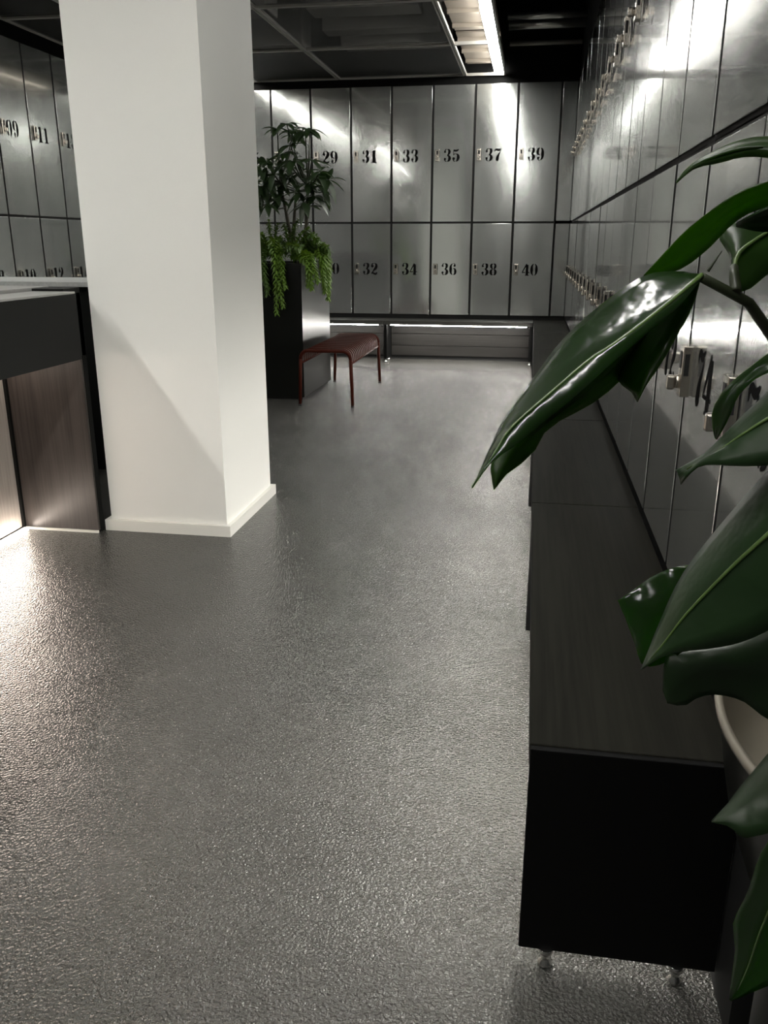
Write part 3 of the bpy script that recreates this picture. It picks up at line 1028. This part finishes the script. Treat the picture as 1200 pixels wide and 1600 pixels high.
for i in range(NS):
    y = SY0 + (SY1 - SY0) * (i + 1) / (NS + 1)
    rr = 0.16
    fx = lambda a, b_: Vector((a, y, b_))
    z1 = SZ - 0.01
    path = [Vector((SX0 + 0.005, y, SZ - 0.26))] + arc((SX0 + 0.01 + rr, z1 - rr), math.pi, math.pi / 2, rr, fx, 6) + \
        arc((SX1 - 0.01 - rr, z1 - rr), math.pi / 2, 0, rr, fx, 6) + [Vector((SX1 - 0.005, y, SZ - 0.26))]
    m = MB(off)
    hw = 0.036
    n = len(path)
    rows = []
    for k, p in enumerate(path):
        t = (path[min(k + 1, n - 1)] - path[max(k - 1, 0)]).normalized()
        nn = Vector((-t.z, 0, t.x)) * 0.012
        yv = Vector((0, hw, 0))
        rows.append([p - yv, p - yv + nn, p + yv + nn, p + yv, p - yv])
    m.grid(rows, False)
    m.build('slat', 'red', st)

# ------------------------------------------------------------------ foreground plant in a pedestal bowl
bo = empty('pedestal_planter', (0.86, 2.06, 0))
tag(bo, 'oval bowl planter with a cream rim at the right edge beside the bench end', 'planter')
off = bo.location / U
c = (0.86, 2.06, 0)
m = MB(off)
m.lathe(c, [(0.30, 0.0), (0.30, 0.04), (0.14, 0.10), (0.10, 0.5), (0.10, 1.0), (0.18, 1.20), (0.24, 1.36), (0.27, 1.50), (0.29, 1.62), (0.296, 1.655)], 64, 1.0, 1.7, cap0=True)
m.build('bowl', 'planter', bo)
m = MB(off)
m.lathe(c, [(0.297, 1.655), (0.310, 1.665), (0.312, 1.68), (0.306, 1.69), (0.292, 1.685), (0.282, 1.62), (0.26, 1.52), (0.22, 1.44), (0.10, 1.40)], 64, 1.0, 1.7, cap1=True)
tag(m.build('liner', 'pot', bo), 'cream liner with a pale rim')

fp = empty('large_leaf_plant', (0.98, 1.95, 1.45))
tag(fp, 'glossy large-leaved green plant reaching in from the right edge', 'plant')
FOFF = fp.location / U


def leaf(A, Mid, B, y0, y1, dA=0.0, dB=0.0, mat='leaf', rib=0.006, n=18, wave=0.0, seed=0):
    """blade from base to tip: edge A, midrib and edge B; depth runs y0 (base) to y1 (tip), edges fold by dA and dB"""
    r_ = random.Random(seed)
    ph = r_.uniform(0, 6)
    a, md, b_ = (spline([(p[0], p[1], 0) for p in L], n) for L in (A, Mid, B))
    rows, ribp = [], []
    for i in range(n):
        t = i / (n - 1)
        prof = math.sin(math.pi * (0.08 + 0.88 * t))
        yy = y0 + (y1 - y0) * t
        wv = wave * math.sin(t * 15 + ph) * prof
        pm = at(md[i].x, md[i].y, yy)
        pa = at(a[i].x, a[i].y, yy + dA * prof + wv)
        pb = at(b_[i].x, b_[i].y, yy + dB * prof - wv)
        row = []
        for k in range(4):
            s = k / 4
            row.append(pa.lerp(pm, s) + Vector((0, 0, 0.012 * prof * math.sin(math.pi * s))))
        row.append(pm)
        for k in range(1, 5):
            s = k / 4
            row.append(pm.lerp(pb, s) + Vector((0, 0, 0.012 * prof * math.sin(math.pi * s))))
        rows.append(row)
        ribp.append(pm + Vector((0, -0.004, 0.003)))
    m_ = MB(FOFF)
    m_.grid(rows)
    o = m_.build('leaf', mat, fp, solid=0.0009)
    if rib:
        m_ = MB(FOFF)
        m_.tube(ribp[:-1], [rib * (1 - 0.75 * i / n) for i in range(n - 1)], 6)
        m_.build('midrib', 'rib', o)
    return o


# main glossy leaf and the two blades behind it
leaf([(1096, 430), (1055, 424), (1005, 432), (945, 472), (880, 530), (830, 596), (790, 650), (766, 700), (740, 760)],
     [(1096, 432), (1030, 487), (960, 540), (924, 562), (860, 616), (797, 672), (770, 715), (738, 762)],
     [(1096, 436), (1060, 480), (1000, 530), (951, 572), (900, 618), (851, 658), (800, 700), (768, 722), (738, 762)],
     1.62, 1.36, 0.18, -0.02, 'leaf', 0.005, 22, 0.008, 1)
leaf([(1090, 440), (1040, 480), (985, 530), (955, 570), (968, 598), (985, 610), (996, 628)],
     [(1092, 440), (1060, 480), (1030, 525), (1010, 570), (1000, 605), (996, 628)],
     [(1094, 440), (1082, 480), (1058, 525), (1032, 570), (1010, 602), (996, 628)],
     1.68, 1.60, 0.05, -0.02, 'leaf_thin', 0.0, 16, 0.004, 2)
leaf([(1085, 445), (1000, 500), (900, 590), (820, 650), (780, 690), (767, 725), (772, 765)],
     [(1085, 448), (1010, 520), (920, 610), (850, 665), (800, 710), (780, 740), (772, 765)],
     [(1087, 450), (1020, 540), (940, 620), (858, 668), (830, 712), (795, 737), (772, 765)],
     1.70, 1.52, 0.05, 0.02, 'leaf_thin', 0.0, 16, 0.0, 3)
# upper leaves
leaf([(1265, 262), (1200, 285), (1150, 305), (1082, 352), (1036, 398), (1006, 431)],
     [(1265, 300), (1200, 305), (1150, 325), (1090, 372), (1045, 412), (1006, 432)],
     [(1265, 335), (1200, 325), (1152, 344), (1105, 390), (1060, 422), (1006, 433)],
     1.66, 1.72, -0.02, 0.02, 'leaf_thin', 0.0, 16, 0.0, 4)
leaf([(1265, 222), (1199, 218), (1150, 228), (1105, 249), (1075, 265), (1057, 285)],
     [(1265, 240), (1199, 232), (1150, 238), (1108, 251), (1076, 267), (1057, 286)],
     [(1265, 262), (1199, 247), (1159, 246), (1124, 255), (1085, 264), (1057, 287)],
     1.60, 1.66, 0.03, 0.0, 'leaf_thin', 0.0, 14, 0.0, 5)
leaf([(1142, 430), (1143, 404), (1124, 372), (1132, 354), (1148, 349), (1200, 338), (1268, 310)],
     [(1145, 430), (1152, 400), (1180, 377), (1205, 362), (1235, 345), (1268, 318)],
     [(1147, 432), (1155, 448), (1166, 455), (1200, 428), (1235, 400), (1268, 325)],
     1.72, 1.85, 0.06, -0.03, 'leaf_thin', 0.005, 16, 0.0, 6)
leaf([(1268, 300), (1220, 318), (1185, 333), (1150, 350)], [(1268, 320), (1225, 338), (1190, 345), (1150, 352)], [(1268, 345), (1225, 358), (1190, 362), (1150, 354)],
     1.62, 1.70, -0.04, 0.05, 'leaf_dark', 0.0, 12, 0.0, 7)
# middle leaves
leaf([(1262, 520), (1200, 556), (1178, 575), (1146, 598), (1123, 622), (1112, 650), (1117, 685)],
     [(1262, 535), (1200, 568), (1178, 584), (1148, 608), (1130, 630), (1122, 655), (1118, 686)],
     [(1262, 552), (1200, 582), (1176, 595), (1152, 620), (1143, 642), (1133, 664), (1120, 687)],
     1.62, 1.66, 0.02, -0.03, 'leaf', 0.0, 14, 0.0, 8)
leaf([(1265, 535), (1200, 612), (1160, 650), (1122, 690), (1100, 712), (1080, 722), (1056, 735)],
     [(1265, 620), (1200, 655), (1160, 680), (1125, 704), (1100, 720), (1080, 730), (1060, 742)],
     [(1265, 715), (1200, 727), (1150, 728), (1118, 726), (1094, 728), (1078, 740), (1064, 757)],
     1.52, 1.60, 0.10, -0.04, 'leaf_dark', 0.004, 18, 0.0, 9)
leaf([(1265, 660), (1200, 735), (1150, 792), (1100, 852), (1062, 905), (1030, 975), (1003, 1044)],
     [(1265, 775), (1200, 835), (1150, 880), (1105, 925), (1065, 968), (1035, 1008), (1002, 1046)],
     [(1265, 945), (1200, 985), (1160, 1003), (1120, 1012), (1070, 1018), (1035, 1026), (1001, 1047)],
     1.46, 1.56, 0.12, -0.03, 'leaf_dark', 0.005, 18, 0.0, 10)
leaf([(1150, 870), (1095, 880), (1050, 888), (1018, 902), (990, 922), (965, 938)],
     [(1150, 905), (1100, 918), (1060, 930), (1025, 942), (1000, 950), (972, 955)],
     [(1150, 960), (1100, 990), (1050, 1030), (1006, 1040), (992, 1005), (978, 968)],
     1.68, 1.72, 0.04, 0.03, 'leaf', 0.0, 18, 0.022, 11)
leaf([(1262, 960), (1200, 985), (1150, 1000), (1100, 1008), (1065, 1015), (1040, 1025), (1036, 1080)],
     [(1262, 1040), (1200, 1045), (1150, 1045), (1100, 1045), (1075, 1055), (1055, 1070), (1040, 1092)],
     [(1262, 1150), (1200, 1124), (1160, 1095), (1118, 1085), (1090, 1090), (1068, 1103), (1042, 1098)],
     1.66, 1.72, 0.05, 0.0, 'leaf_dark', 0.0, 16, 0.0, 12)
# lower leaves
leaf([(1262, 1105), (1200, 1178), (1175, 1208), (1152, 1236), (1138, 1255), (1112, 1283)],
     [(1262, 1200), (1200, 1240), (1180, 1250), (1158, 1262), (1140, 1270), (1112, 1284)],
     [(1262, 1285), (1200, 1302), (1182, 1306), (1160, 1309), (1140, 1292), (1112, 1285)],
     1.60, 1.64, 0.10, -0.04, 'leaf_dark', 0.0, 14, 0.0, 13)
leaf([(1225, 1285), (1190, 1330), (1168, 1395), (1146, 1440), (1149, 1482), (1143, 1530), (1140, 1562)],
     [(1245, 1290), (1222, 1350), (1205, 1410), (1185, 1460), (1170, 1505), (1155, 1540), (1141, 1563)],
     [(1280, 1290), (1275, 1360), (1265, 1420), (1245, 1480), (1215, 1530), (1175, 1550), (1142, 1564)],
     1.66, 1.74, 0.05, 0.03, 'leaf', 0.004, 16, 0.0, 14)
# stems
def stem(pts, rad):
    P = spline(pts, 12)
    m_ = MB(FOFF)
    m_.tube(P, [rad[0] + (rad[1] - rad[0]) * i / 11 for i in range(12)], 8)
    m_.build('stem', 'stem', fp)


root_ = Vector((0.98, 2.0, 1.45))
stem([at(1096, 433, 1.62), at(1120, 434, 1.64), at(1142, 438, 1.66), at(1175, 480, 1.72), at(1215, 535, 1.78), at(1330, 800, 1.95), root_], (0.009, 0.022))
stem([at(1150, 456, 1.67), at(1147, 430, 1.69), at(1147, 418, 1.72)], (0.011, 0.008))
stem([at(1106, 424, 1.64), at(1117, 408, 1.64), at(1128, 392, 1.64)], (0.003, 0.0008))
for (px, py, y) in ((1265, 300, 1.66), (1265, 240, 1.60), (1268, 318, 1.85), (1262, 535, 1.62), (1265, 620, 1.52), (1265, 775, 1.46), (1150, 905, 1.68), (1262, 1040, 1.66), (1262, 1200, 1.60), (1245, 1290, 1.66)):
    a = at(px, py, y)
    mid_ = a.lerp(root_, 0.5) + Vector((0.12, -0.05, 0.1))
    stem([a, mid_, root_ + Vector((random.uniform(-0.05, 0.05), random.uniform(-0.08, 0.08), 0))], (0.007, 0.014))
